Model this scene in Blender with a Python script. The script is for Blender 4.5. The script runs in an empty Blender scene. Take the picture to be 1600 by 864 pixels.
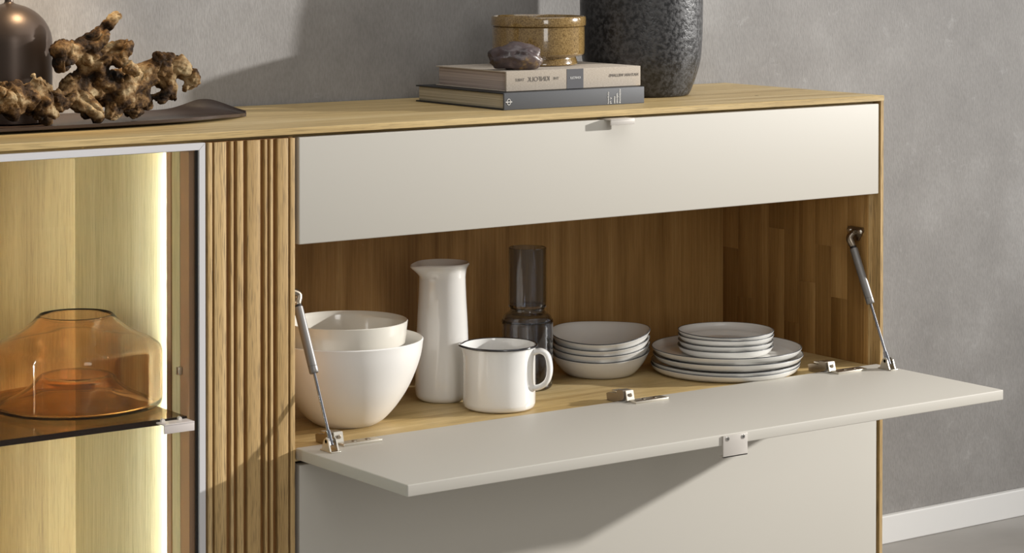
import bpy, bmesh, math, random
from mathutils import Vector, Matrix
import numpy as np
C = bpy.context.scene.collection
random.seed(4)
# ------------------------------------------------------------------ camera
cam = bpy.data.cameras.new('camera'); co = bpy.data.objects.new('camera', cam); C.objects.link(co)
YAW, PITCH, ROLL, F = .62985, -.01617, .00085, 3833.2
co.location = (-1.89401, -3.13686, 1.25245)
fw = Vector((math.sin(YAW)*math.cos(PITCH), math.cos(YAW)*math.cos(PITCH), math.sin(PITCH)))
r0 = Vector((math.cos(YAW), -math.sin(YAW), 0)); u0 = r0.cross(fw)
rt = r0*math.cos(ROLL)+u0*math.sin(ROLL); up = -r0*math.sin(ROLL)+u0*math.cos(ROLL)
co.rotation_euler = Matrix((rt, up, -fw)).transposed().to_euler()
cam.sensor_width = 36; cam.sensor_fit = 'HORIZONTAL'; cam.lens = F/1600*36
cam.shift_y = (-53.29-432)/1600; cam.clip_start = .1
bpy.context.scene.camera = co
# ------------------------------------------------------------------ world, lamps, exposure
W = bpy.data.worlds.new('world'); bpy.context.scene.world = W; W.use_nodes = True
bg = W.node_tree.nodes['Background']; bg.inputs[0].default_value = (1.0, .97, .93, 1); bg.inputs[1].default_value = .27
def lamp(name, kind, loc, target, power, color, **kw):
    l = bpy.data.lights.new(name, kind); l.energy = power; l.color = color
    for k, v in kw.items(): setattr(l, k, v)
    o = bpy.data.objects.new(name, l); C.objects.link(o); o.location = loc
    o.rotation_euler = (Vector(target)-Vector(loc)).to_track_quat('-Z', 'Y').to_euler(); return o
lamp('key_lamp', 'SPOT', (9.45, -3.95, 2.98), (-.6, .1, 1.12), 5900, (1, .975,   .94), shadow_soft_size=.12, spot_size=math.radians(32), spot_blend=1)
lamp('front_fill', 'AREA', (-1.2, -5.2, 1.9), (.4, 0, .7), 38, (1, .97, .93), shape='RECTANGLE', size=1.0, size_y=2.2)  # added soft fill from the left front, no source seen there
lamp('ceiling_bounce', 'AREA', (.6, -.9, 2.7), (.5, -.2, .5), 19, (1, .98, .95), shape='RECTANGLE', size=2.4, size_y=1.8)  # added overhead lamp in place of light off an unseen ceiling
lamp('warm_pendant', 'SPOT', (-.22, .16, 1.62), (-.31, .34, 1.05), 24, (1, .74, .45), shadow_soft_size=.07, spot_size=math.radians(58), spot_blend=1)
vs = bpy.context.scene.view_settings
vs.view_transform = 'Standard'; vs.look = 'None'; vs.gamma = 1; vs.exposure = 0; vs.use_curve_mapping = False
# ------------------------------------------------------------------ materials
def new_mat(name):
    m = bpy.data.materials.new(name); m.use_nodes = True
    nt = m.node_tree; b = nt.nodes['Principled BSDF']; return m, nt, b
def N(nt, t, **kw):
    n = nt.nodes.new(t)
    for k, v in kw.items():
        if k in n.inputs: n.inputs[k].default_value = v
        else: setattr(n, k, v)
    return n
def lin(c): return tuple(((x/255+.055)/1.055)**2.4 if x/255 > .04045 else x/255/12.92 for x in c)+(1,)
def plain(name, col, rough=.5, metal=0, coat=0, bump=0, bscale=300, spec=.5, cvar=0):
    m, nt, b = new_mat(name); b.inputs['Base Color'].default_value = col if len(col) == 4 else col+(1,)
    b.inputs['Roughness'].default_value = rough; b.inputs['Metallic'].default_value = metal
    b.inputs['Coat Weight'].default_value = coat; b.inputs['Coat Roughness'].default_value = .05
    b.inputs['Specular IOR Level'].default_value = spec
    if bump or cvar:
        tc = N(nt, 'ShaderNodeTexCoord'); no = N(nt, 'ShaderNodeTexNoise', Scale=bscale, Detail=4)
        nt.links.new(tc.outputs['Object'], no.inputs['Vector'])
        if bump:
            bp = N(nt, 'ShaderNodeBump', Strength=bump, Distance=.001)
            nt.links.new(no.outputs['Fac'], bp.inputs['Height']); nt.links.new(bp.outputs[0], b.inputs['Normal'])
    return m
def ramp(nt, stops):
    r = N(nt, 'ShaderNodeValToRGB'); e = r.color_ramp.elements
    while len(e) < len(stops): e.new(.5)
    for i, (p, c) in enumerate(stops): e[i].position = p; e[i].color = c
    return r
def wood(name, axis, c0, c1, c2, rough=.5, scale=1.0, rand=.0, pores=.5, board=0, baxis=0):
    """oak: long fibres along axis, pores, optional lamella tone per object"""
    m, nt, b = new_mat(name); L = nt.links.new
    tc = N(nt, 'ShaderNodeTexCoord'); oi = N(nt, 'ShaderNodeObjectInfo')
    off = N(nt, 'ShaderNodeVectorMath', operation='SCALE'); off.inputs['Scale'].default_value = 7.0
    cmb = N(nt, 'ShaderNodeCombineXYZ')
    for i in range(3): L(oi.outputs['Random'], cmb.inputs[i])
    L(cmb.outputs[0], off.inputs[0])
    add = N(nt, 'ShaderNodeVectorMath', operation='ADD'); L(tc.outputs['Object'], add.inputs[0])
    if rand: L(off.outputs[0], add.inputs[1])
    def mapped(s_long, s_cross):
        mp = N(nt, 'ShaderNodeMapping'); s = [s_cross]*3; s[axis] = s_long
        mp.inputs['Scale'].default_value = s; L(add.outputs[0], mp.inputs['Vector']); return mp
    m1 = mapped(1.1*scale, 13*scale); n1 = N(nt, 'ShaderNodeTexNoise', Scale=1, Detail=3, Distortion=1.2); L(m1.outputs[0], n1.inputs['Vector'])
    m2 = mapped(5*scale, 260*scale); n2 = N(nt, 'ShaderNodeTexNoise', Scale=1, Detail=3); L(m2.outputs[0], n2.inputs['Vector'])
    m3 = mapped(28*scale, 900*scale); n3 = N(nt, 'ShaderNodeTexNoise', Scale=1, Detail=2); L(m3.outputs[0], n3.inputs['Vector'])
    r1 = ramp(nt, [(.28, c0), (.52, c1), (.75, c2)])
    wv = N(nt, 'ShaderNodeMath', operation='MULTIPLY_ADD'); wv.inputs[1].default_value = .35; L(n2.outputs['Fac'], wv.inputs[0])
    h = N(nt, 'ShaderNodeMath', operation='MULTIPLY'); h.inputs[1].default_value = .65; L(n1.outputs['Fac'], h.inputs[0]); L(h.outputs[0], wv.inputs[2])
    last = wv.outputs[0]
    if board:      # glued staves: a tone per stave
        sep = N(nt, 'ShaderNodeSeparateXYZ'); L(tc.outputs['Object'], sep.inputs[0])
        dv = N(nt, 'ShaderNodeMath', operation='DIVIDE'); dv.inputs[1].default_value = board; L(sep.outputs[baxis], dv.inputs[0])
        fl = N(nt, 'ShaderNodeMath', operation='FLOOR'); L(dv.outputs[0], fl.inputs[0])
        wn = N(nt, 'ShaderNodeTexWhiteNoise', noise_dimensions='1D'); L(fl.outputs[0], wn.inputs['W'])
        ma = N(nt, 'ShaderNodeMath', operation='MULTIPLY_ADD'); ma.inputs[1].default_value = .12; ma.inputs[2].default_value = -.06; L(wn.outputs['Value'], ma.inputs[0])
        a2 = N(nt, 'ShaderNodeMath', operation='ADD'); L(ma.outputs[0], a2.inputs[0]); L(last, a2.inputs[1]); last = a2.outputs[0]
    if rand:
        ma = N(nt, 'ShaderNodeMath', operation='MULTIPLY_ADD'); ma.inputs[1].default_value = rand; ma.inputs[2].default_value = -rand/2; L(oi.outputs['Random'], ma.inputs[0])
        a2 = N(nt, 'ShaderNodeMath', operation='ADD'); L(ma.outputs[0], a2.inputs[0]); L(last, a2.inputs[1]); last = a2.outputs[0]
    L(last, r1.inputs[0])
    r3 = ramp(nt, [(.36, (1-pores*.55,)*3+(1,)), (.47, (1, 1, 1, 1))]); L(n3.outputs['Fac'], r3.inputs[0])
    mx = N(nt, 'ShaderNodeMix', data_type='RGBA', blend_type='MULTIPLY'); mx.inputs[0].default_value = 1
    L(r1.outputs[0], mx.inputs[6]); L(r3.outputs[0], mx.inputs[7]); L(mx.outputs[2], b.inputs['Base Color'])
    b.inputs['Roughness'].default_value = rough; b.inputs['Specular IOR Level'].default_value = .35
    bp = N(nt, 'ShaderNodeBump', Strength=.25, Distance=.0008); L(n3.outputs['Fac'], bp.inputs['Height']); L(bp.outputs[0], b.inputs['Normal'])
    return m
OA, OB, OC = lin((156, 128, 80)), lin((196, 170, 118)), lin((218, 196, 150))
oak_x = wood('oak_horizontal', 0, OA, OB, OC, .45, board=.045, baxis=1)
oak_floor = wood('oak_floor_grain', 0, OA, OB, OC, .42, board=.05, baxis=1)
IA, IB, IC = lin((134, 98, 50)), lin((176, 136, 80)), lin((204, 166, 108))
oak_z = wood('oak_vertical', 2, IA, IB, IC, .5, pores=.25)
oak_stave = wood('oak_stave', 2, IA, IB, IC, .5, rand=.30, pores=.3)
oak_slat = wood('oak_slat', 2, lin((156, 124, 74)), lin((190, 158, 106)), lin((214, 186, 138)), .55, rand=.14, pores=.9, scale=.9)
oak_shaded = wood('oak_shaded', 2, lin((110, 74, 36)), lin((140, 98, 52)), lin((160, 118, 68)), .6)  # darker oak copy, the shade of the grooves is put into its colour
oak_vit_dim = wood('oak_vitrine_dim', 2, lin((142, 118, 76)), lin((174, 150, 104)), lin((196, 174, 128)), .5, pores=.35)  # browner oak copy, weaker light on the back panel put into its colour
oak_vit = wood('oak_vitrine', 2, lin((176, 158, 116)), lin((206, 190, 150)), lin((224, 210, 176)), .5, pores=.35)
paint = plain('greige_lacquer', (.555, .527, .468, 1), .55, bump=.04, bscale=900, spec=.32)
gap_shade_knot = plain('dark_shade_and_knot', (.03, .022, .015, 1), .8)  # near-black for sheets standing for shade behind the fronts, and for the knot
white_metal = plain('silver_lacquered_aluminium', (.66, .65, .66, 1), .4, metal=.15)
handle_m = plain('lacquered_steel_handle', (.62, .58, .53, 1), .35, metal=.2)
nickel = plain('nickel_plated_steel', (.66, .62, .54, 1), .36, metal=1)
nickel_dark = plain('dark_nickel', (.33, .28, .22, 1), .32, metal=1)
cyl_m = plain('grey_lacquered_cylinder', (.26, .25, .24, 1), .42, metal=.6)
rod_m = plain('piston_steel', (.33, .34, .37, 1), .18, metal=1)
screw_m = plain('screw_steel', (.7, .68, .64, 1), .25, metal=1)
black = plain('black_gasket', (.012, .01, .01, 1), .5)
bronze = plain('bronze_profile', (.46, .27, .16, 1), .4, metal=.2)
ceram = plain('white_glazed_stoneware', (.80, .79, .755, 1), .2, coat=.7, bump=.12, bscale=28)
ceram_g = plain('matt_white_porcelain', (.84, .82, .785, 1), .3, coat=.25, bump=.05, bscale=30)
ceram_c = plain('creamy_white_glaze', (.80, .765, .68, 1), .15, coat=.8)
ceram_j = plain('glossy_white_glaze', (.78, .765, .73, 1), .1, coat=1)
enamel = plain('white_enamel', (.84, .83, .80, 1), .08, coat=1)
enamel_rim = plain('black_enamel_rim', (.012, .013, .018, 1), .15, coat=1)
rim_m = plain('dark_blue_grey_rim', (.05, .055, .06, 1), .4)
base_m = plain('white_skirting_paint', (.80, .80, .79, 1), .4)
brown_lacq = plain('dark_brown_lacquer', (.075, .054, .042, 1), .36, metal=.6)
tray_m = wood('smoked_wood', 0, (.035, .024, .019, 1), (.055, .037, .029, 1), (.085, .055, .042, 1), .33, pores=.2)
paper_c = (.62, .54, .42, 1)

def glass(name, col, fac_rough=.0, ior=1.45):
    m, nt, b = new_mat(name); b.inputs['Base Color'].default_value = col; b.inputs['Transmission Weight'].default_value = 1
    b.inputs['Roughness'].default_value = fac_rough; b.inputs['IOR'].default_value = ior; return m
smoke = glass('smoked_glass', (.60, .64, .72, 1))
amber = glass('amber_glass', (.97, .76, .57, 1), ior=1.33)
def thin_glass(name, tint, spec=1.0):
    m, nt, b = new_mat(name); L = nt.links.new; nt.nodes.remove(b)
    tr = N(nt, 'ShaderNodeBsdfTransparent'); tr.inputs[0].default_value = tint
    gl = N(nt, 'ShaderNodeBsdfGlossy'); gl.inputs['Roughness'].default_value = .01
    fr = N(nt, 'ShaderNodeFresnel', IOR=1.4); mx = N(nt, 'ShaderNodeMixShader')
    fm = N(nt, 'ShaderNodeMath', operation='MULTIPLY'); fm.inputs[1].default_value = spec; L(fr.outputs[0], fm.inputs[0])
    L(fm.outputs[0], mx.inputs[0]); L(tr.outputs[0], mx.inputs[1]); L(gl.outputs[0], mx.inputs[2])
    L(mx.outputs[0], nt.nodes['Material Output'].inputs['Surface']); return m
pane_m = thin_glass('clear_glass_pane', (.97, .975, .96, 1), .6)
shelf_m = thin_glass('bronze_tinted_shelf_glass', (.80, .66, .48, 1), .8)

def plaster():
    m, nt, b = new_mat('grey_mottled_wallpaper'); L = nt.links.new
    tc = N(nt, 'ShaderNodeTexCoord')
    n1 = N(nt, 'ShaderNodeTexNoise', Scale=3.2, Detail=7, Roughness=.62); L(tc.outputs['Object'], n1.inputs['Vector'])
    r1 = ramp(nt, [(.3, (.205, .195, .186, 1)), (.52, (.262, .251, .240, 1)), (.72, (.345, .335, .325, 1))]); L(n1.outputs['Fac'], r1.inputs[0])
    mp = N(nt, 'ShaderNodeMapping'); mp.inputs['Scale'].default_value = (380, 380, 110); L(tc.outputs['Object'], mp.inputs['Vector'])
    n2 = N(nt, 'ShaderNodeTexNoise', Scale=1, Detail=2); L(mp.outputs[0], n2.inputs['Vector'])
    r2 = ramp(nt, [(.3, (.90, .90, .90, 1)), (.7, (1.08, 1.08, 1.08, 1))]); L(n2.outputs['Fac'], r2.inputs[0])
    mx = N(nt, 'ShaderNodeMix', data_type='RGBA', blend_type='MULTIPLY'); mx.inputs[0].default_value = 1
    L(r1.outputs[0], mx.inputs[6]); L(r2.outputs[0], mx.inputs[7])
    n3 = N(nt, 'ShaderNodeTexNoise', Scale=17, Detail=9, Roughness=.75, Distortion=.5); L(tc.outputs['Object'], n3.inputs['Vector'])
    r3 = ramp(nt, [(.60, (0, 0, 0, 1)), (.74, (1, 1, 1, 1))]); L(n3.outputs['Fac'], r3.inputs[0])
    sc = N(nt, 'ShaderNodeMath', operation='MULTIPLY'); sc.inputs[1].default_value = .45; L(r3.outputs[0], sc.inputs[0])
    m2 = N(nt, 'ShaderNodeMix', data_type='RGBA'); m2.inputs[7].default_value = (.46, .455, .445, 1)
    L(sc.outputs[0], m2.inputs[0]); L(mx.outputs[2], m2.inputs[6]); L(m2.outputs[2], b.inputs['Base Color'])
    b.inputs['Roughness'].default_value = .7
    bp = N(nt, 'ShaderNodeBump', Strength=.35, Distance=.001); L(n2.outputs['Fac'], bp.inputs['Height']); L(bp.outputs[0], b.inputs['Normal'])
    return m
wall_m = plaster()
def floor_mat():
    m, nt, b = new_mat('grey_screed_floor'); L = nt.links.new
    tc = N(nt, 'ShaderNodeTexCoord'); n = N(nt, 'ShaderNodeTexNoise', Scale=4, Detail=8); L(tc.outputs['Object'], n.inputs['Vector'])
    r = ramp(nt, [(.3, (.30, .285, .265, 1)), (.7, (.40, .385, .365, 1))]); L(n.outputs['Fac'], r.inputs[0]); L(r.outputs[0], b.inputs['Base Color'])
    b.inputs['Roughness'].default_value = .5; return m
floor_m = floor_mat()
def noise_mat(name, stops, scale, rough=.5, bump=.5, dist=.002, detail=5, coat=0, tex='n', stretch=(1, 1, 1), rstops=None, spec=.5):
    m, nt, b = new_mat(name); L = nt.links.new
    tc = N(nt, 'ShaderNodeTexCoord'); mp = N(nt, 'ShaderNodeMapping'); mp.inputs['Scale'].default_value = stretch; L(tc.outputs['Object'], mp.inputs['Vector'])
    if tex == 'n': n = N(nt, 'ShaderNodeTexNoise', Scale=scale, Detail=detail, Roughness=.6); o = n.outputs['Fac']
    else: n = N(nt, 'ShaderNodeTexVoronoi', Scale=scale); o = n.outputs['Distance']
    L(mp.outputs[0], n.inputs['Vector'])
    r = ramp(nt, stops); L(o, r.inputs[0]); L(r.outputs[0], b.inputs['Base Color'])
    if rstops: rr = ramp(nt, rstops); L(o, rr.inputs[0]); L(rr.outputs[0], b.inputs['Roughness'])
    else: b.inputs['Roughness'].default_value = rough
    b.inputs['Coat Weight'].default_value = coat; b.inputs['Specular IOR Level'].default_value = spec
    bp = N(nt, 'ShaderNodeBump', Strength=bump, Distance=dist); L(o, bp.inputs['Height']); L(bp.outputs[0], b.inputs['Normal'])
    return m
lava = noise_mat('speckled_charcoal_glaze', [(.40, (.016, .016, .017, 1)), (.50, (.036, .036, .038, 1)), (.6, (.06, .06, .062, 1))], 130, bump=.7, dist=.0015, detail=3, rstops=[(.4, (.3,)*3+(1,)), (.6, (.5,)*3+(1,))])
ochre = noise_mat('speckled_ochre_glaze', [(.30, lin((78, 58, 28))), (.46, lin((128, 102, 58))), (.7, lin((160, 134, 86)))], 420, .16, .1, .0004, 4, coat=1)
stone_m = noise_mat('purple_brown_stone', [(.34, (.03, .019, .02, 1)), (.5, (.065, .042, .043, 1)), (.60, (.12, .085, .075, 1)), (.70, (.34, .22, .08, 1))], 24, .38, .6, .003, 6, coat=.25)
drift = noise_mat('weathered_root_wood_shaded', [(.36, (.008, .005, .003, 1)), (.45, (.045, .023, .009, 1)), (.53, (.17, .095, .036, 1)), (.66, (.42, .32, .18, 1))], 26, .75, 1, .008, 14, stretch=(1, 1, 1.4), spec=.15)  # dark and pale stops put crevice shade and highlights into the colour
linen = noise_mat('beige_linen_cloth', [(.3, (.34, .29, .235, 1)), (.7, (.52, .46, .385, 1))], 1, .85, .4, .0004, 3, stretch=(260, 260, 1500))
grey_cloth = noise_mat('slate_grey_cloth', [(.3, (.065, .07, .08, 1)), (.7, (.085, .09, .10, 1))], 900, .6, .2, .0003, 2)
black_cloth = plain('black_cover_edge', (.014, .015, .017, 1), .5)
label_m = plain('dark_label', (.07, .07, .078, 1), .6)
ink = plain('dark_ink', (.12, .105, .09, 1), .6); white_ink = plain('white_ink', (.78, .78, .76, 1), .6)
def pages(name, ca, cb, f):
    m, nt, b = new_mat(name); L = nt.links.new
    tc = N(nt, 'ShaderNodeTexCoord'); mp = N(nt, 'ShaderNodeMapping'); mp.inputs['Scale'].default_value = (2, 2, f); L(tc.outputs['Object'], mp.inputs['Vector'])
    n = N(nt, 'ShaderNodeTexNoise', Scale=1, Detail=2); L(mp.outputs[0], n.inputs['Vector'])
    r = ramp(nt, [(.35, ca), (.6, cb)]); L(n.outputs['Fac'], r.inputs[0]); L(r.outputs[0], b.inputs['Base Color'])
    b.inputs['Roughness'].default_value = .8
    bp = N(nt, 'ShaderNodeBump', Strength=.5, Distance=.0006); L(n.outputs['Fac'], bp.inputs['Height']); L(bp.outputs[0], b.inputs['Normal']); return m
pages_a = pages('cream_pages', (.34, .30, .21, 1), (.56, .50, .38, 1), 480)
pages_b = pages('pinkish_pages', (.33, .27, .24, 1), (.52, .44, .40, 1), 480)
led_m, nt_, b_ = new_mat('white_led'); b_.inputs['Emission Color'].default_value = (.80, .93, 1, 1); b_.inputs['Emission Strength'].default_value = 400
led_fill, nt_, b_ = new_mat('dim_fill_led'); b_.inputs['Emission Color'].default_value = (.86, 1, .95, 1); b_.inputs['Emission Strength'].default_value = 115  # for the added left strip
# ------------------------------------------------------------------ mesh helpers
def box(bm, x0, x1, y0, y1, z0, z1, bev=0):
    r = bmesh.ops.create_cube(bm, size=1)
    bmesh.ops.scale(bm, vec=(x1-x0, y1-y0, z1-z0), verts=r['verts']); bmesh.ops.translate(bm, vec=((x0+x1)/2, (y0+y1)/2, (z0+z1)/2), verts=r['verts'])
    if bev:
        es = {e for v in r['verts'] for e in v.link_edges}
        bmesh.ops.bevel(bm, geom=list(es), offset=bev, segments=3, affect='EDGES', profile=.5)
def cyl(bm, p0, p1, r0, r1=None, n=20, cap=True):
    p0, p1 = Vector(p0), Vector(p1); d = p1-p0; r1 = r0 if r1 is None else r1
    M = Matrix.Translation((p0+p1)/2) @ d.to_track_quat('Z', 'Y').to_matrix().to_4x4()
    bmesh.ops.create_cone(bm, cap_ends=cap, segments=n, radius1=r0, radius2=r1, depth=d.length, matrix=M)
def tube(bm, pts, rad, n=12, closed=False, flat=1.0):
    pts = [Vector(p) for p in pts]; m = len(pts); rings = []; up_ = None
    for i, p in enumerate(pts):
        a = pts[(i-1) % m] if (closed or i) else pts[0]; b = pts[(i+1) % m] if (closed or i < m-1) else pts[-1]
        t = (b-a).normalized()
        if up_ is None: up_ = Vector((0, 0, 1)) if abs(t.z) < .9 else Vector((0, 1, 0))
        s = t.cross(up_).normalized(); up_ = s.cross(t).normalized()
        r = rad[i] if isinstance(rad, (list, tuple)) else rad
        rings.append([bm.verts.new(p+(s*math.cos(2*math.pi*k/n)*flat+up_*math.sin(2*math.pi*k/n))*r) for k in range(n)])
    for i in range(m if closed else m-1):
        A, B = rings[i], rings[(i+1) % m]
        for k in range(n): bm.faces.new((A[k], A[(k+1) % n], B[(k+1) % n], B[k]))
    if not closed: bm.faces.new(rings[0][::-1]); bm.faces.new(rings[-1])
def cr(pts, k=6):
    """Catmull-Rom densify"""
    P = [Vector(p) for p in pts]; out = []
    for i in range(len(P)-1):
        p0 = P[i-1] if i else P[0]*2-P[1]; p1, p2 = P[i], P[i+1]; p3 = P[i+2] if i+2 < len(P) else P[-1]*2-P[-2]
        for j in range(k):
            t = j/k; out.append(.5*((2*p1)+(-p0+p2)*t+(2*p0-5*p1+4*p2-p3)*t*t+(-p0+3*p1-3*p2+p3)*t**3))
    out.append(P[-1]); return out
def lathe(bm, prof, n=96, fn=None, c=(0, 0, 0), close=False):
    """prof: (r,z) list; r==0 gives a pole; fn(theta,r,z)->(r,z)"""
    rings = []
    for (r, z) in prof:
        if r < 1e-7:
            zz = fn(0, 0, z)[1] if fn else z
            rings.append([bm.verts.new((c[0], c[1], c[2]+zz))]); continue
        ring = []
        for k in range(n):
            th = 2*math.pi*k/n; rr, zz = fn(th, r, z) if fn else (r, z)
            ring.append(bm.verts.new((c[0]+rr*math.cos(th), c[1]+rr*math.sin(th), c[2]+zz)))
        rings.append(ring)
    prs = list(zip(rings, rings[1:])) + ([(rings[-1], rings[0])] if close else [])
    for A, B in prs:
        for k in range(n):
            k2 = (k+1) % n
            if len(A) == 1 and len(B) == 1: continue
            if len(A) == 1: bm.faces.new((A[0], B[k], B[k2])) if False else bm.faces.new((A[0], B[k2], B[k]))
            elif len(B) == 1: bm.faces.new((A[k], A[k2], B[0]))
            else: bm.faces.new((A[k], A[k2], B[k2], B[k]))
def vessel(outer, t, floor_t, k=5):
    """outer profile from the foot centre to the rim -> closed shell profile"""
    o = [(p.x, p.y) for p in [Vector((0, outer[0][1]))] + cr([Vector(p) for p in outer], k)]
    top = o[-1]; inner = []
    for i in range(len(o)-1, 0, -1):
        a = Vector(o[max(i-1, 1)]); b = Vector(o[min(i+1, len(o)-1)]); tn = (b-a).normalized(); nn = Vector((-tn.y, tn.x))
        q = Vector(o[i])+nn*t
        if q.y > outer[0][1]+floor_t and q.x > 0: inner.append((q.x, q.y))
    rimmid = ((top[0]+inner[0][0])/2, max(top[1], inner[0][1])+t*.35)
    inner.append((inner[-1][0]*.6, outer[0][1]+floor_t)); inner.append((0, outer[0][1]+floor_t))
    return o+[rimmid]+inner
def link(name, bm, m, parent=None, smooth=None, loc=None, mods=None):
    bmesh.ops.recalc_face_normals(bm, faces=bm.faces[:])
    me = bpy.data.meshes.new(name); bm.to_mesh(me); bm.free(); me.materials.append(m)
    if smooth is not None:
        for p in me.polygons: p.use_smooth = True
        me.set_sharp_from_angle(angle=math.radians(smooth))
    o = bpy.data.objects.new(name, me); C.objects.link(o)
    if parent is not None: o.parent = parent
    if loc is not None: o.location = loc
    return o
def bx(name, m, parent, *b, bev=0.0008, smooth=40):
    bm = bmesh.new(); box(bm, *b, bev=bev); return link(name, bm, m, parent, smooth if bev else None)
def tag(o, label, cat, group=None):
    o['label'] = label; o['category'] = cat
    if group: o['group'] = group
    return o
def thing(name, label, cat, loc=(0, 0, 0), rz=0, group=None):
    o = bpy.data.objects.new(name, None); C.objects.link(o); o.location = loc; o.rotation_euler = (0, 0, rz); o.empty_display_size = .05
    return tag(o, label, cat, group)
def struct(name, bm, m):
    o = link(name, bm, m); o['kind'] = 'structure'; return o
def dup(root, loc, rz, label, name=None):
    r = root.copy(); C.objects.link(r); r.location = loc; r.rotation_euler = (0, 0, rz); r['label'] = label
    for ch in list(root.children):
        c = ch.copy(); C.objects.link(c); c.parent = r
    return r
# ------------------------------------------------------------------ setting
bm = bmesh.new(); box(bm, -3.2, 3.6, .435, .55, -.02, 2.9); struct('wall_back', bm, wall_m)
bm = bmesh.new(); box(bm, -4.5, 7.2, -6.2, .45, -.05, 0); struct('floor', bm, floor_m)
bm = bmesh.new(); box(bm, 1.24, 3.6, .421, .435, 0, .057, bev=.0025); struct('baseboard_back', bm, base_m)
# ------------------------------------------------------------------ sideboard
SB = thing('sideboard', 'long oak sideboard with greige fronts, open fold-down flap, fluted panel and lit glass cabinet', 'sideboard')
XR, ZT = 1.2122, .952
def prism(bm, poly, lo, hi, axis):
    """extrude 2D polygon along axis (0:x -> poly in (y,z); 2:z -> poly in (x,y))"""
    f = (lambda a, b, t: (t, a, b)) if axis == 0 else (lambda a, b, t: (a, b, t))
    A = [bm.verts.new(f(a, b, lo)) for a, b in poly]; B = [bm.verts.new(f(a, b, hi)) for a, b in poly]
    n = len(poly); bm.faces.new(A[::-1]); bm.faces.new(B)
    for i in range(n): bm.faces.new((A[i], A[(i+1) % n], B[(i+1) % n], B[i]))
bm = bmesh.new(); prism(bm, [(-.0005, ZT-.0012), (.0012, ZT), (.43, ZT), (.43, .93), (.022, .93), (.018, .9425), (-.0005, .9425)], -1.4, XR, 0)
top = link('top_board', bm, oak_x, SB)
bm = bmesh.new(); box(bm, 1.018, 1.024, .1225, .1265, .9517, .95215); knot = link('knot', bm, gap_shade_knot, top)
knot.data.transform(Matrix.Translation((0, 0, 0)))
# right side: shell + inner staves
bm = bmesh.new(); prism(bm, [(1.2045, -.0005), (XR-.001, -.0005), (XR, .0008), (XR, .43), (1.196, .43), (1.196, .021), (1.2045, .019)], .02, .9424, 2)
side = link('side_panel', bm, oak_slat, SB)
zc = [.475, .93]; edges_y = [.021, .030, .072, .114, .156, .199, .240, .283, .326, .369, .412]
rs = random.Random(11)
for i in range(len(edges_y)-1):
    a, b = edges_y[i], edges_y[i+1]; cuts = [.468]
    if i > 0:
        cuts += {1: [.70], 2: [.58], 3: [.672], 4: [.60], 5: [.52], 6: [.69], 7: [.732], 8: [.55], 9: [.64]}[i]
    cuts.append(.795)
    for z0, z1 in zip(cuts, cuts[1:]):
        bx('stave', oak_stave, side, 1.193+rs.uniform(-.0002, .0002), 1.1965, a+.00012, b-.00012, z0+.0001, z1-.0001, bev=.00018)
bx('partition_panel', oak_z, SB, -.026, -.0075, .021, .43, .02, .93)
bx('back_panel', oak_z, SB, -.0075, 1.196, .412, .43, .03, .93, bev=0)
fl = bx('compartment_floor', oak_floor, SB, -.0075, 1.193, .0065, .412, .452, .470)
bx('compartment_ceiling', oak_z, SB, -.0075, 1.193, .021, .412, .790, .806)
bx('lower_shade_sheet', gap_shade_knot, SB, -.0075, 1.196, .03, .032, .03, .452, bev=0)  # thin dark sheet standing for the shade behind the lower door
bx('drawer_shade_sheet', gap_shade_knot, SB, -.0075, 1.196, .026, .028, .806, .930, bev=0)  # dark sheet added as the shade around the drawer front
# drawer
dr = bx('drawer_front', paint, SB, 0, 1.2, 0, .019, .7773, .9375, bev=.0016)
def angle_handle(parent, x0, x1, y_back, y_front, z_top, drop, m=handle_m, t=.0022):
    bm = bmesh.new(); box(bm, x0, x1, y_front, y_back, z_top-t, z_top, .0004); box(bm, x0, x1, y_front, y_front+t, z_top-drop, z_top-t*.5, .0004)
    return link('handle', bm, m, parent, 40)
angle_handle(dr, .5785, .6282, .017, -.0175, .9392, .0100)
# flap, open and level
fp = bx('flap_door', paint, SB, -.004, 1.2, -.2975, .0045, .456, .4732, bev=.0016)
bm = bmesh.new(); box(bm, .575, .6246, -.3003, -.2978, .4375, .4712, .0004); box(bm, .575, .6246, -.3003, -.2905, .4375, .4397, .0004)
hd = link('handle', bm, handle_m, fp, 40)
for sx, sz in ((.5837, .4662), (.6153, .4662)):
    bm = bmesh.new(); cyl(bm, (sx, -.3002, sz), (sx, -.3012, sz), .0039, .0032, 24); s = link('screw', bm, screw_m, fp, 40)
    bm = bmesh.new(); cyl(bm, (sx, -.3008, sz), (sx, -.30135, sz), .0014, .0014, 6); link('screw_socket', bm, black, fp)
# lower door
bx('lower_door', paint, SB, .0005, 1.2-.003, 0, .019, .03, .4473, bev=.0016)
# fluted panel
FP = bx('fluted_panel', oak_shaded, SB, -.1545, -.0068, .007, .021, .02, .9375, bev=.0003)
def X(px): return -.1551+(px-324)*.0010805
for a, b in ((325, 331.5), (335, 353), (359.8, 364.2), (370, 379.5), (385.8, 406), (412.8, 417), (422, 426), (433.3, 450.3), (453.6, 461)):
    bx('slat', oak_slat, FP, X(a), X(b), 0, .0085, .02, .9372, bev=.0005)
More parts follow.
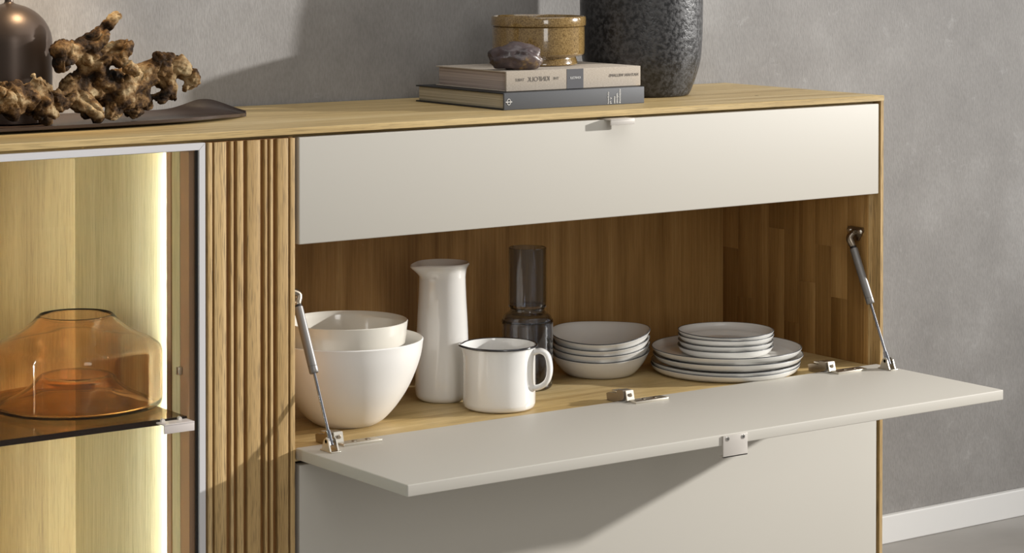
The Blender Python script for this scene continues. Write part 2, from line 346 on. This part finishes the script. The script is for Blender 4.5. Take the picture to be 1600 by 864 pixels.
# gas struts
def strut(px, side_sign, xw):
    """px: x of the foot, xw: x of the inner cabinet wall, side_sign +1 when the wall is on the right"""
    base = (px, -.047, .4732)
    bm = bmesh.new(); box(bm, px-.0085, px+.0085, -.062, -.030, .4732, .4752, .0006)
    foot = link('gas_strut', bm, nickel, SB, 40)
    for s in (-1, 1):   # two rounded cheeks
        bm = bmesh.new(); pts = [(-.058, .475), (-.034, .475), (-.036, .482), (-.040, .4905), (-.046, .4945), (-.052, .4905), (-.055, .482)]
        prism(bm, pts, px+s*.0068-.0012, px+s*.0068+.0012, 0); link('cheek', bm, nickel, foot)
    piv = Vector((px, -.046, .4885)); c0 = Vector((px+.001*side_sign, -.002, .583)); c1 = Vector((px+.002*side_sign, .043, .677)); 
    bm = bmesh.new(); cyl(bm, (px-.008, -.046, .4885), (px+.008, -.046, .4885), .003, n=16); link('pivot_pin', bm, nickel_dark, foot, 40)
    bm = bmesh.new(); d = (c0-piv).normalized(); cyl(bm, piv-d*.007, piv+d*.016, .0042, .0036, 20); link('rod_end', bm, rod_m, foot, 40)
    bm = bmesh.new(); cyl(bm, piv+d*.012, c0+d*.004, .0023, n=20); link('piston_rod', bm, rod_m, foot, 40)
    d2 = (c1-c0).normalized(); bm = bmesh.new()
    prof = [(0, .0062), (.0012, .0072), (.010, .0072), (.0104, .0068), (.0108, .0072), ((c1-c0).length-.001, .0072), ((c1-c0).length, .006)]
    tube(bm, [c0+d2*a for a, _ in prof], [r for _, r in prof], 28); link('cylinder', bm, cyl_m, foot, 40)
    # curved eye from the cylinder to the wall bracket
    e = Vector((xw-.006*side_sign, .049, .7045)); mid = c1+Vector((-.003*side_sign, .007, .018))
    bm = bmesh.new(); P = cr([c1-d2*.001, c1+d2*.006, mid, e], 6); n = len(P)
    tube(bm, P, [.0046+.0022*math.sin(math.pi*i/(n-1)) for i in range(n)], 16); link('hook_arm', bm, nickel_dark, foot, 50)
    bm = bmesh.new(); cyl(bm, c1, c1+d2*.004, .0062, .0058, 20); link('collar', bm, black, foot, 40)
    bm = bmesh.new(); w0, w1 = sorted((xw-.0003*side_sign, xw-.0035*side_sign))
    prism(bm, [(.030, .714), (.066, .714), (.070, .708), (.050, .690), (.040, .690), (.028, .708)][::-1], w0, w1, 0); link('wall_bracket', bm, nickel_dark, foot)
    for yy in (.036, .062):
        bm = bmesh.new(); cyl(bm, (xw-.0035*side_sign, yy, .7065), (xw-.0062*side_sign, yy, .7065), .0048, .0032, 20); link('bracket_screw', bm, nickel, foot, 40)
    bm = bmesh.new(); cyl(bm, (xw-.002*side_sign, .049, .7045), (xw-.012*side_sign, .049, .7045), .0055, .0048, 20); link('ball_joint', bm, nickel_dark, foot, 40)
    return foot
strut(1.1785, 1, 1.1928); strut(.0262, -1, .0005+.0)
bx('strut_mount_block', nickel_dark, SB, -.0075, .0004, .028, .068, .688, .716, bev=.0005)
# hinges
for dx in (-.562, 0, .452):
    x0 = .612+dx
    bm = bmesh.new()
    prism(bm, [(.034, .4708), (.036, .482), (.030, .484), (.010, .486), (.006, .492), (-.008, .4925), (-.0098, .480), (-.004, .4755), (.004, .4738), (.0045, .4708)], x0, x0+.018, 0)
    hg = link('hinge', bm, nickel_dark, SB)
    bm = bmesh.new(); box(bm, x0+.0005, x0+.0175, .0, .022, .4865, .4895, .0006); link('hinge_cover', bm, nickel, hg, 40)
    bm = bmesh.new(); r = bmesh.ops.create_cube(bm, size=1); bmesh.ops.scale(bm, vec=(.0165, .003, .017), verts=r['verts'])
    bmesh.ops.rotate(bm, verts=r['verts'], matrix=Matrix.Rotation(math.radians(-14), 3, 'X')); bmesh.ops.translate(bm, vec=(x0+.0115, -.0115, .4835), verts=r['verts'])
    bmesh.ops.bevel(bm, geom=bm.edges[:], offset=.0006, segments=2, affect='EDGES'); link('hinge_link', bm, nickel, hg, 40)
    bm = bmesh.new(); cyl(bm, (x0+.0115, -.0128, .4842), (x0+.0115, -.0142, .4838), .0042, .0030, 20); link('adjusting_screw', bm, nickel_dark, hg, 40)
    bm = bmesh.new(); box(bm, x0+.008, x0+.0765, -.033, -.011, .4731, .4771, .0005); link('mounting_plate', bm, nickel, hg, 40)
    for k in (.034, .058):
        bm = bmesh.new(); cyl(bm, (x0+k, -.021, .4770), (x0+k, -.021, .4781), .0045, .0036, 20); link('plate_screw', bm, nickel_dark, hg, 40)
# glass cabinet --------------------------------------------------------
XL, XV = -.80, -.165
bx('cabinet_back_panel', oak_vit_dim, SB, XL, XV, .412, .43, .03, .93, bev=0)
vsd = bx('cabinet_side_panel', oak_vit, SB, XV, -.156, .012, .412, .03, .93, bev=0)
XP = -.178           # square post with coloured faces; the light strip sits behind it
bx('corner_post', bronze, vsd, XP+.0012, -.1655, .0125, 0.0677, .04, .93, bev=0)
for a, b, m, pr in ((0.0628, 0.0687, oak_shaded, .0004), (0.0392, 0.0628, oak_vit, .0012), (.0125, 0.0392, bronze, .0004)):
    bx('lining_strip', m, vsd, XP-pr, XP+.002, a+.00015, b-.00015, .04, .925, bev=0)  # the pale strip holds light reflected onto it in its raised tone
def led(m, parent, p, nrm, w):
    """vertical light strip of width w at p, shining along nrm, with its metal profile behind it"""
    n = Vector((nrm[0], nrm[1], 0)).normalized(); t = Vector((-n.y, n.x, 0))
    bm = bmesh.new(); P = Vector((p[0], p[1], 0)); q = [P+t*w/2, P-t*w/2]
    vv = [bm.verts.new((q[0].x, q[0].y, .06)), bm.verts.new((q[1].x, q[1].y, .06)), bm.verts.new((q[1].x, q[1].y, .92)), bm.verts.new((q[0].x, q[0].y, .92))]
    bm.faces.new(vv); link('led_strip', bm, m, parent)
    bm = bmesh.new(); c = [q[0]-n*.0004+t*.0008, q[1]-n*.0004-t*.0008, q[1]-n*.003-t*.0008, q[0]-n*.003+t*.0008]
    prism(bm, [(v.x, v.y) for v in c], .058, .922, 2); link('led_profile', bm, bronze, parent)
led(led_m, vsd, (-.1755, .0745), (1, .35), .009)
bx('cabinet_side_panel', oak_vit, SB, XL-.009, XL, .02, .412, .03, .93, bev=0)
lsd = [o for o in SB.children if o.name.startswith('cabinet_side_panel')][-1]
led(led_fill, lsd, (XL+.012, .056), (1, .0), .009)  # unseen second strip, added to brighten the opposite side panel
bx('cabinet_ceiling', oak_vit, SB, XL, XV, .021, .412, .925, .931, bev=0)
bx('cabinet_floor', oak_vit, SB, XL, XV, .021, .412, .02, .04, bev=0)
bx('shelf_pin', nickel, SB, XP-.007, XP-.001, .032, .040, .597, .609, bev=.001)
# shelf
gs = bx('glass_shelf', shelf_m, SB, XL, -.1792, .021, .36, .5312, .539, bev=0)
bx('polished_front_edge', plain('dark_glass_edge', (.02, .008, .005, 1), .15), gs, XL, -.1636, .0195, .0211, .5306, .539, bev=0)
# door
gd = bpy.data.objects.new('glass_door', None); C.objects.link(gd); gd.parent = SB
x0, x1, z0, z1, w = -.84, -.1582, .03, .9378, .0102
def rail(pts):
    bm = bmesh.new(); A = [bm.verts.new((a, 0, b)) for a, b in pts]; B = [bm.verts.new((a, .010, b)) for a, b in pts]
    bm.faces.new(A); bm.faces.new(B[::-1])
    for i in range(4): bm.faces.new((A[i], B[i], B[(i+1) % 4], A[(i+1) % 4]))
    bmesh.ops.bevel(bm, geom=bm.edges[:], offset=.0004, segments=2, affect='EDGES')
    return link('frame_rail', bm, white_metal, gd, 40)
rail([(x0, z1), (x1, z1), (x1-w, z1-w), (x0+w, z1-w)]); rail([(x0, z0), (x0+w, z0+w), (x1-w, z0+w), (x1, z0)])
rail([(x1, z0), (x1-w, z0+w), (x1-w, z1-w), (x1, z1)]); rail([(x0, z0), (x0, z1), (x0+w, z1-w), (x0+w, z0+w)])
bx('gasket_shade', black, gd, x1-w-.0022, x1-w+.001, .004, .0095, z0+w, z1-w, bev=0)  # black gasket, its colour also stands for shade on the frame's inner side
bx('glass_pane', pane_m, gd, x0+w, x1-w-.0008, .005, .0085, z0+w, z1-w, bev=0)
gh = angle_handle(gd, -.2365, -.1875, .0045, -.0200, .5392, .0135, m=plain('pale_metal_handle', (.66, .60, .57, 1), .35, metal=.2))
for xx in (-.227, -.1995):
    bm = bmesh.new(); cyl(bm, (xx, .0049, .5405), (xx, .0005, .5405), .0032, .0028, 16); link('handle_bolt', bm, handle_m, gd, 40)

# ------------------------------------------------------------------ crockery in the compartment
ZF = .4702
def simple(name, prof, m, label, cat, loc, smooth=50, n=96, fn=None, group=None):
    bm = bmesh.new(); lathe(bm, prof, n, fn); o = link(name, bm, m, None, smooth, loc); return tag(o, label, cat, group)
simple('serving_bowl', vessel([(.046, 0), (.0535, .004), (.064, .012), (.080, .030), (.0965, .055), (.109, .082), (.1175, .108), (.1215, .133)], .0032, .005),
       ceram_g, 'large deep white bowl at the left end, holding a smaller cream bowl', 'bowl', (.1638, .1285, ZF))
simple('nested_bowl', vessel([(.040, 0), (.048, .004), (.062, .020), (.0745, .045), (.0845, .075), (.091, .105), (.0965, .149)], .0022, .004),
       ceram_c, 'smaller cream white bowl nested inside the large white bowl', 'bowl', (.1655, .1300, .4825))
# jug
cam_left = math.atan2(.589, -.808)          # towards the left of the picture, in plan
def spout(prof_top, width, amp, z0, dirn, dz=0, flare=.0):
    def fn(th, r, z):
        d = (th-dirn+math.pi) % (2*math.pi)-math.pi
        w = max(0, (z-z0)/(prof_top-z0)); w = w*w*(3-2*w) if w < 1 else 1
        g = math.exp(-(d/width)**2)
        return r+amp*g*w*(1 if r > .002 else 0), z+dz*w*(g if d else g)+flare*w*0
    return fn
jd = cam_left+math.radians(28)
jug_prof = vessel([(.036, 0), (.0415, .004), (.0445, .012), (.0452, .035), (.0440, .08), (.0420, .13), (.0400, .165), (.0388, .195), (.0390, .207), (.0410, .217), (.0452, .2245)], .0028, .006)
simple('milk_jug', jug_prof, ceram_j, 'tall slim white ceramic jug with a flared pouring lip, right of the nested bowls', 'jug', (.3955, .199, ZF), fn=spout(.2265, .42, .0125, .200, jd, -.003))
# enamel mug
md = cam_left+math.radians(14)
mf = spout(.103, .22, .0055, .088, md, .0015)
MUG = thing('enamel_mug', 'white enamel mug with a black rim, small lip and loop handle', 'mug', (.4320, .0887, ZF))
bm = bmesh.new(); lathe(bm, vessel([(.050, 0), (.0555, .002), (.0585, .007), (.0592, .02), (.0592, .095), (.0608, .1015)], .0016, .003), 96, mf); link('body', bm, enamel, MUG, 50)
bm = bmesh.new(); pts = []
for k in range(96):
    th = 2*math.pi*k/96; r, z = mf(th, .0610, .1025); pts.append((r*math.cos(th), r*math.sin(th), z))
tube(bm, pts, .0019, 10, closed=True); link('rim', bm, enamel_rim, MUG, 60)
hdn = math.atan2(-.589, .808)-math.radians(16); hv = Vector((math.cos(hdn), math.sin(hdn), 0))
P = cr([hv*.057+Vector((0, 0, .092)), hv*.070+Vector((0, 0, .0955)), hv*.0815+Vector((0, 0, .088)), hv*.0855+Vector((0, 0, .066)), hv*.081+Vector((0, 0, .048)), hv*.070+Vector((0, 0, .038)), hv*.057+Vector((0, 0, .0345))], 6)
bm = bmesh.new(); tube(bm, P, .0048, 16, flat=1.7); link('handle', bm, enamel, MUG, 60)
# smoked carafe with its tumbler-like neck
BO = thing('smoked_glass_carafe', 'dark smoked glass carafe with a wide straight neck, behind the enamel mug', 'carafe', (.5701, .1986, ZF))
def glassprof(o, t, fz):
    return vessel(o, t, fz, 4)
bm = bmesh.new(); lathe(bm, glassprof([(.037, 0), (.041, .003), (.0432, .009), (.0434, .03), (.0434, .108), (.0425, .116), (.0395, .1235), (.035, .1275), (.031, .1295), (.0292, .1325), (.0292, .136)], .0026, .007), 96); link('body', bm, smoke, BO, 50)
bm = bmesh.new(); lathe(bm, glassprof([(.026, .1375), (.0305, .1385), (.0321, .142), (.0321, .18), (.0321, .238)], .0020, .004), 96); link('neck_tumbler', bm, smoke, BO, 50)
# irregular bowls
scr = math.atan2(-.589, .808)
def wob(seed, a_r, a_z, sad=0, hz=.037):
    rg = random.Random(seed); ph = [rg.uniform(0, 6.28) for _ in range(4)]
    def fn(th, r, z):
        w = min(1, max(0, z/hz)); t = th-scr
        return (r*(1+a_r*(.6*math.sin(2*th+ph[0])+.4*math.sin(3*th+ph[1]))*w),
                z+w*(a_z*(.6*math.sin(2*th+ph[2])+.4*math.sin(3*th+ph[3]))+sad*(.45*math.cos(2*t)+1.05*math.sin(t+.25)-.15)))
    return fn
def rimmed(name, prof, t, ft, R, H, fn, label, cat, group, loc, rad=.0009):
    T = thing(name, label, cat, loc, 0, group)
    pr = vessel(prof, t, ft); bm = bmesh.new(); lathe(bm, pr, 96, fn); link('body', bm, ceram, T, 50)
    bm = bmesh.new(); pts = []
    for k in range(96):
        th = 2*math.pi*k/96; r, z = fn(th, R, H); pts.append((r*math.cos(th), r*math.sin(th), z))
    tube(bm, pts, rad, 8, closed=True); link('painted_rim', bm, rim_m, T, 60); return T
bw = ['bottom', 'second from bottom', 'third from bottom', 'topmost']
for i, (rz, dx) in enumerate(((0, 0), (.012, .001), (.0225, .0), (.0345, .001))):
    lab = ['bottom bowl of the stack of dark-rimmed white bowls, resting on the shelf', 'dark-rimmed white bowl, second from the bottom of its stack', 'dark-rimmed white bowl directly under the top one of its stack', 'topmost wavy dark-rimmed white bowl, open and empty, right of the smoked carafe'][i]
    rimmed('wavy_bowl', [(.055, 0), (.060, .002), (.069, .010), (.079, .023), (.0872, .0385)], .0026, .004, .0868, .0400, wob(21, .015, .0010, .0042 + .0006*i), lab, 'bowl', 'stack of dark-rimmed white bowls', (.752+dx, .232, ZF+rz))
# plates
LP = [('bottom dinner plate of the large stack, resting on the shelf', 0), ('large dark-rimmed dinner plate, second from the bottom of the large stack', .0052), ('large dark-rimmed dinner plate directly under the top one of the large stack', .0180), ('topmost large dinner plate, carrying the stack of small plates', .0295)]
for i, (lab, dz) in enumerate(LP):
    rimmed('dinner_plate', [(.112, 0), (.120, .0012), (.127, .0055), (.1315, .0125)], .0022, .0025, .1309, .0139, wob(31+i, .006, .0006, .0003, .0125), lab, 'plate', 'stack of large plates', (.950+(-.002, .001, .002, .001)[i], .1235+(0, .002, -.002, .001)[i], ZF+dz), .0008)
SP = [('bottom side plate of the small stack, resting on the top dinner plate', 0), ('small dark-rimmed side plate, second from the bottom of the small stack', .0090), ('small dark-rimmed side plate directly under the top one of the small stack', .0195), ('topmost small side plate, empty, highest of all the plates', .0255)]
for i, (lab, dz) in enumerate(SP):
    rimmed('side_plate', [(.068, 0), (.074, .0012), (.080, .0060), (.0838, .0130)], .0022, .0025, .0832, .0143, wob(61+i, .008, .0007, .0004, .013), lab, 'plate', 'stack of small plates', (.9485+(-.001, .001, .0, .001)[i], .1235+(0, .001, -.001, .001)[i], ZF+.0322+dz), .0008)
# ------------------------------------------------------------------ amber vase on the glass shelf
av = vessel([(.118, .0), (.1245, .0015), (.1275, .006), (.1285, .02), (.1285, .072), (.1275, .085), (.1235, .0915), (.112, .0965), (.095, .104), (.078, .1145), (.066, .124), (.0585, .132), (.0555, .135)], .0032, .004, 5)
# push the bottom up into a hollow cone like the photo's kick-up
inner_lo = [(0, .046), (.040, .046), (.052, .0445), (.058, .039), (.068, .029), (.085, .018), (.103, .009), (.114, .003)]
ov = [p for p in av if p[0] > .117 or p[1] > .09]
bm = bmesh.new()
outer = cr([Vector(p) for p in [(0.0001, .0425), (.040, .0425), (.0510, .041), (.0565, .0355), (.066, .0255), (.084, .0135), (.100, .006), (.112, .0005), (.120, .0), (.1255, .002), (.1280, .007), (.1285, .02), (.1285, .072), (.1275, .084), (.1235, .0910), (.112, .0965), (.095, .104), (.078, .1145), (.066, .124), (.0585, .132), (.0560, .1345)]], 4)
outer = [(p.x, p.y) for p in outer]
inn = cr([Vector(p) for p in [(.0530, .1335), (.0555, .1295), (.063, .121), (.0755, .1115), (.093, .101), (.111, .0932), (.1215, .0875), (.1245, .082), (.1252, .072), (.1252, .02), (.1245, .009), (.119, .005), (.112, .0055), (.100, .0105), (.0845, .0180), (.0675, .0300), (.0590, .0400), (.052, .0455), (.040, .0465), (.0001, .0465)]], 4)
lathe(bm, [(0, .0425)]+outer[1:]+[(.0545, .1355)]+[(p.x, p.y) for p in inn[:-1]]+[(0, .0465)], 128)
tag(link('amber_glass_vase', bm, amber, None, 60, (-.2725, .190, .5392)), 'wide low amber glass vase with sloping shoulders on the bronze glass shelf behind the door', 'vase')
# ------------------------------------------------------------------ on the top board
ZTOP = .9521
dark_vase = vessel([(.080, 0), (.0855, .003), (.0915, .016), (.0985, .036), (.1045, .058), (.1078, .085), (.1092, .12), (.1098, .175), (.1085, .235), (.100, .30), (.080, .355), (.058, .395), (.052, .42)], .006, .008, 5)
simple('stoneware_vase', dark_vase, lava, 'big charcoal vase with a rough speckled glaze, right of the books on the sideboard top', 'vase', (.869, .262, ZTOP))
# books
def book(name, label, x, y, z, w, d, t, cover, pg, board_m, ct=.0022):
    B = thing(name, label, 'book', (x, y, z), 0)
    bx('back_cover', board_m, B, 0, w, .003, d, 0, ct, bev=.0005)
    bx('front_cover', board_m, B, 0, w, .003, d, t-ct, t, bev=.0005)
    bx('spine', cover, B, 0, w, 0, .0034, 0, t, bev=.0010)
    bx('page_block', pg, B, .004, w-.004, .0034, d-.004, ct, t-ct, bev=.0006)
    return B
def lettering(name, txt, parent, m, x, z, size, y=-.0004, rot=0, sx=1):
    cu = bpy.data.curves.new(name, 'FONT'); cu.body = txt; cu.size = size; cu.extrude = .0001; cu.align_x = 'CENTER'; cu.align_y = 'CENTER'
    o = bpy.data.objects.new(name, cu); C.objects.link(o)
    bpy.context.view_layer.update()
    me = bpy.data.meshes.new_from_object(o.evaluated_get(bpy.context.evaluated_depsgraph_get())); bpy.data.objects.remove(o)
    # mirrored lettering, as the photograph shows it
    M = Matrix.Translation((x, y, z)) @ Matrix.Diagonal((-1*sx, 1, 1, 1)) @ Matrix.Rotation(math.pi/2, 4, 'X') @ Matrix.Rotation(rot, 4, 'Z')
    me.transform(M); me.flip_normals(); me.materials.clear(); me.materials.append(m)
    t = bpy.data.objects.new(name, me); C.objects.link(t); t.parent = parent; return t
B1 = book('book', 'slate grey hardback with a white logo on its spine, bottom of the two stacked books', .448, .098, ZTOP, .2945, .258, .0282, grey_cloth, pages_a, black_cloth)
B2 = book('book', 'beige linen hardback with a dark spine label, lying on top of the slate grey book', .469, .121, ZTOP+.0284, .284, .205, .0335, linen, pages_b, linen, .002)
lettering('title_lettering', 'KINFOLK', B2, ink, .0665, .0185, .0112)
lettering('title_lettering', 'THE', B2, ink, .1025, .0185, .0066); lettering('title_lettering', 'TABLE', B2, ink, .0275, .0185, .0066)
lettering('author_lettering', 'NATHAN WILLIAMS', B2, ink, .247, .0190, .0072)
bx('spine_label', label_m, B2, .1250, .1600, -.0004, .0003, .0004, .0331, bev=0)
lettering('label_lettering', 'KINFOLK', B2, white_ink, .1425, .0180, .0056, y=-.0008)
bm = bmesh.new(); tube(bm, [(.0095+.0036*math.cos(a*math.pi/16), -.0003, .0135+.0048*math.sin(a*math.pi/16)) for a in range(32)], .0005, 6, closed=True)
box(bm, .0030, .0160, -.0007, -.0001, .0130, .0140); link('publisher_emblem', bm, white_ink, B1)
for x, tx, sz, ln in ((.2415, 'emotion', .0062, .024), (.2355, 'tender', .0058, .018), (.2300, 'text', .0058, .012), (.2215, 'by A', .0042, .011), (.2165, 'photograph', .0040, .020)):
    t = lettering('spine_lettering', tx, B1, white_ink, 0, 0, sz, rot=math.pi/2)
    zs = [v.co.z for v in t.data.vertices]; k = ln/(max(zs)-min(zs)); zmin = min(zs)
    for v in t.data.vertices: v.co.z = (v.co.z-zmin)*k+.0020; v.co.x += x
# ochre pot
OP = thing('ochre_pot', 'round glazed ochre stoneware pot with a banded rim, standing on the two books', 'pot', (.6325, .252, ZTOP+.0284+.0336))
bm = bmesh.new(); lathe(bm, vessel([(.064, 0), (.0665, .001), (.0675, .003), (.0660, .009), (.0650, .012), (.0655, .0145), (.0745, .0162), (.0785, .0185), (.0797, .023), (.0800, .040), (.0798, .0655)], .004, .005, 5), 96); link('body', bm, ochre, OP, 45)
bm = bmesh.new(); lathe(bm, [(0, .070), (.074, .070), (.075, .0672), (.0800, .0668), (.0818, .0682), (.0822, .072), (.0820, .0815), (.0808, .0838), (.0785, .0838), (.0770, .0815), (.0765, .076), (0, .0745)], 96); link('lid', bm, ochre, OP, 45)
# stone
def rock(bm, size, seed, sub=4):
    from mathutils import noise
    r = bmesh.ops.create_icosphere(bm, subdivisions=sub, radius=1)
    for v in bm.verts:
        n = v.co.normalized(); q = n*1.3+Vector((seed, 0, 0))
        f = 1+.22*noise.noise(q)+.12*noise.noise(q*2.3)+.05*noise.noise(q*5)-.10*abs(noise.noise(q*1.7+Vector((5, 5, 5))))*2
        v.co = Vector((n.x*f*size[0], n.y*f*size[1], n.z*f*size[2]))
    zm = min(v.co.z for v in bm.verts)*.93
    for v in bm.verts:
        if v.co.z < zm: v.co.z = zm
    for v in bm.verts: v.co.z -= zm
bm = bmesh.new(); rock(bm, (.047, .026, .0245), 3.3); 
st = link('crystal_stone', bm, stone_m, None, 60, (.512, .1505, ZTOP+.0284+.0336)); st.rotation_euler = (0, 0, -.35)
tag(st, 'rough purple-brown stone lying in front of the ochre pot on the books', 'stone')
# tray
def tray():
    bm = bmesh.new(); nu, nv = 90, 24; T, Bt = [], []
    xt, yc = .043, .232
    for i in range(nu+1):
        s = (i/nu)**1.6*.86; x = xt-s
        w = .086*(1-math.exp(-(s/.075)**1.15))+.014*min(1, s/.3); w = max(w, .0004)
        rowT, rowB = [], []
        for j in range(nv+1):
            v = -1+2*j/nv; y = yc+v*w
            e = abs(v)**3.2
            zf = .9575+.0065*math.exp(-(s/.06)**2)*0
            back = .0010+.0055*min(1, s/.06)+.0175*math.exp(-((s-.048)/.036)**2); front = .0050*(1-math.exp(-(s/.05)**2))+.0005
            z = zf-.0012+e*(back if v > 0 else front)+.0012*math.exp(-(s/.04)**2)
            rowT.append(bm.verts.new((x, y, z))); rowB.append(bm.verts.new((x, y+(-.001 if v > 0 else .001)*e, max(z-.0046-.0012*(1-e), .9522))))
        T.append(rowT); Bt.append(rowB)
    for i in range(nu):
        for j in range(nv):
            bm.faces.new((T[i][j], T[i][j+1], T[i+1][j+1], T[i+1][j])); bm.faces.new((Bt[i][j], Bt[i+1][j], Bt[i+1][j+1], Bt[i][j+1]))
        for j in (0, nv): bm.faces.new((T[i][j], T[i+1][j], Bt[i+1][j], Bt[i][j]))
    for i in (0, nu):
        for j in range(nv): bm.faces.new((T[i][j], T[i][j+1], Bt[i][j+1], Bt[i][j]))
    return bm
tag(link('wooden_tray', tray(), tray_m, None, 50), 'long dark leaf-shaped wooden tray with an upturned tip, under the driftwood on the sideboard', 'tray')
# dome vase
dp = [(.058, 0), (.0625, .001), (.0640, .004), (.0642, .03), (.0642, .110)] + [(.0642*math.cos(a), .118+.060*math.sin(a)) for a in [x*math.pi/2/9 for x in range(1, 9)]]
dp = [p for p in dp if p[0] > .012]+[(.0085, .1785), (.0062, .184), (.0060, .20), (.0068, .235)]
simple('dome_bottle_vase', vessel(dp, .0025, .004, 3), brown_lacq, 'glossy dark brown dome-shaped bottle vase with a thin neck, behind the driftwood at the left', 'vase', (-.3345, .286, .9576))
# driftwood
WOOD = [[(-0.4155, 0.17, 0.9971, 0.0185), (-0.3896, 0.17, 1.0054, 0.0242), (-0.3816, 0.17, 0.9845, 0.0168)], [(-0.3765, 0.17, 1.0188, 0.013), (-0.3541, 0.175, 1.0036, 0.0187), (-0.3366, 0.18, 0.9886, 0.0207), (-0.3243, 0.18, 0.972, 0.0113)], [(-0.3483, 0.17, 1.0308, 0.0065), (-0.3327, 0.175, 1.0197, 0.0094), (-0.314, 0.18, 1.0018, 0.0141), (-0.2959, 0.19, 0.9929, 0.0152), (-0.2733, 0.2, 1.0085, 0.0191)], [(-0.2959, 0.19, 0.9891, 0.0133), (-0.3137, 0.185, 0.9807, 0.0132)], [(-0.2733, 0.2, 1.0162, 0.0191), (-0.2443, 0.21, 1.0213, 0.0192), (-0.2235, 0.22, 1.0104, 0.027), (-0.1936, 0.22, 1.0024, 0.0291), (-0.1593, 0.23, 1.0123, 0.0254), (-0.1375, 0.23, 1.0233, 0.0216), (-0.11, 0.23, 1.0321, 0.0197)], [(-0.265, 0.2, 0.9987, 0.021), (-0.2542, 0.19, 0.9816, 0.0172), (-0.2435, 0.18, 0.9703, 0.0124)], [(-0.1912, 0.21, 0.9903, 0.0252), (-0.2088, 0.19, 0.97, 0.0135)], [(-0.1485, 0.23, 0.9923, 0.0215), (-0.1645, 0.22, 0.972, 0.0136), (-0.1268, 0.24, 0.9761, 0.0118)], [(-0.0968, 0.23, 1.0119, 0.0178), (-0.0988, 0.22, 0.9958, 0.0118), (-0.1154, 0.22, 0.9896, 0.0098), (-0.0911, 0.22, 0.9876, 0.0049)], [(-0.1045, 0.23, 1.0379, 0.0177), (-0.079, 0.23, 1.037, 0.0178), (-0.06, 0.23, 1.0235, 0.0149), (-0.051, 0.23, 1.0103, 0.0099), (-0.0634, 0.23, 1.0008, 0.0089)], [(-0.1153, 0.22, 1.0446, 0.0118), (-0.1219, 0.22, 1.0546, 0.0059)], [(-0.2284, 0.21, 1.0255, 0.0212), (-0.2439, 0.2, 1.0505, 0.0192), (-0.2645, 0.19, 1.0678, 0.0181), (-0.2902, 0.18, 1.0728, 0.0151), (-0.3084, 0.17, 1.0699, 0.0113)], [(-0.285, 0.18, 1.0575, 0.0133), (-0.3023, 0.17, 1.05, 0.0123)], [(-0.2509, 0.19, 1.0732, 0.0153), (-0.233, 0.19, 1.0861, 0.0124), (-0.2224, 0.19, 1.0992, 0.0086), (-0.2107, 0.19, 1.1105, 0.0077), (-0.2032, 0.19, 1.1171, 0.0067)], [(-0.2228, 0.2, 1.0547, 0.0173), (-0.2036, 0.2, 1.0657, 0.0145), (-0.1937, 0.19, 1.0677, 0.0135), (-0.1852, 0.19, 1.0752, 0.0077)], [(-0.2012, 0.19, 1.0525, 0.0135), (-0.1904, 0.18, 1.0401, 0.0115), (-0.1775, 0.18, 1.0329, 0.0087)]]
def driftwood():
    from mathutils import noise
    bm = bmesh.new(); rg = random.Random(9)
    def ball(p, r): bmesh.ops.create_icosphere(bm, subdivisions=2, radius=r, matrix=Matrix.Translation(p))
    for ch in WOOD:
        for a, b in zip(ch, ch[1:]):
            A, B = Vector(a[:3]), Vector(b[:3]); n = max(2, int((A-B).length/.006))
            for k in range(n+1):
                t = k/n; ball(A.lerp(B, t), (a[3]*(1-t)+b[3]*t)*1.09)
        for q in ch:     # burls
            for _ in range(3):
                d = Vector((rg.uniform(-1, 1), rg.uniform(-1, .6), rg.uniform(-.8, 1))).normalized()
                if q[3] > .008: ball(Vector(q[:3])+d*q[3]*.85, q[3]*rg.uniform(.30, .48))
    me = bpy.data.meshes.new('tmp'); bm.to_mesh(me); bm.free(); o = bpy.data.objects.new('tmp', me); C.objects.link(o)
    md_ = o.modifiers.new('remesh', 'REMESH'); md_.mode = 'VOXEL'; md_.voxel_size = .0021
    sm = o.modifiers.new('smooth', 'SMOOTH'); sm.factor = .5; sm.iterations = 2
    bpy.context.view_layer.update()
    me2 = bpy.data.meshes.new_from_object(o.evaluated_get(bpy.context.evaluated_depsgraph_get())); bpy.data.objects.remove(o)
    bm = bmesh.new(); bm.from_mesh(me2); bm.normal_update()
    for v in bm.verts:
        q = v.co*Vector((1, 1, 1)) if False else v.co.copy()
        rid = 1-abs(noise.noise(q*34))*2; rid2 = 1-abs(noise.noise(q*120+Vector((3, 1, 2))))*2
        d = .0062*noise.noise(q*24)+.0014*noise.noise(q*90)-.0065*max(0, rid-.66)/.34-.0020*max(0, rid2-.62)/.38+.0006*noise.noise(q*260)
        v.co += v.normal*d
        if v.co.z < .9580: v.co.z = .9580
    return bm
dw = link('driftwood_root', driftwood(), drift, None, 70)
tag(dw, 'gnarled brown driftwood root with knobs and a raised stub, lying on the dark tray', 'driftwood')
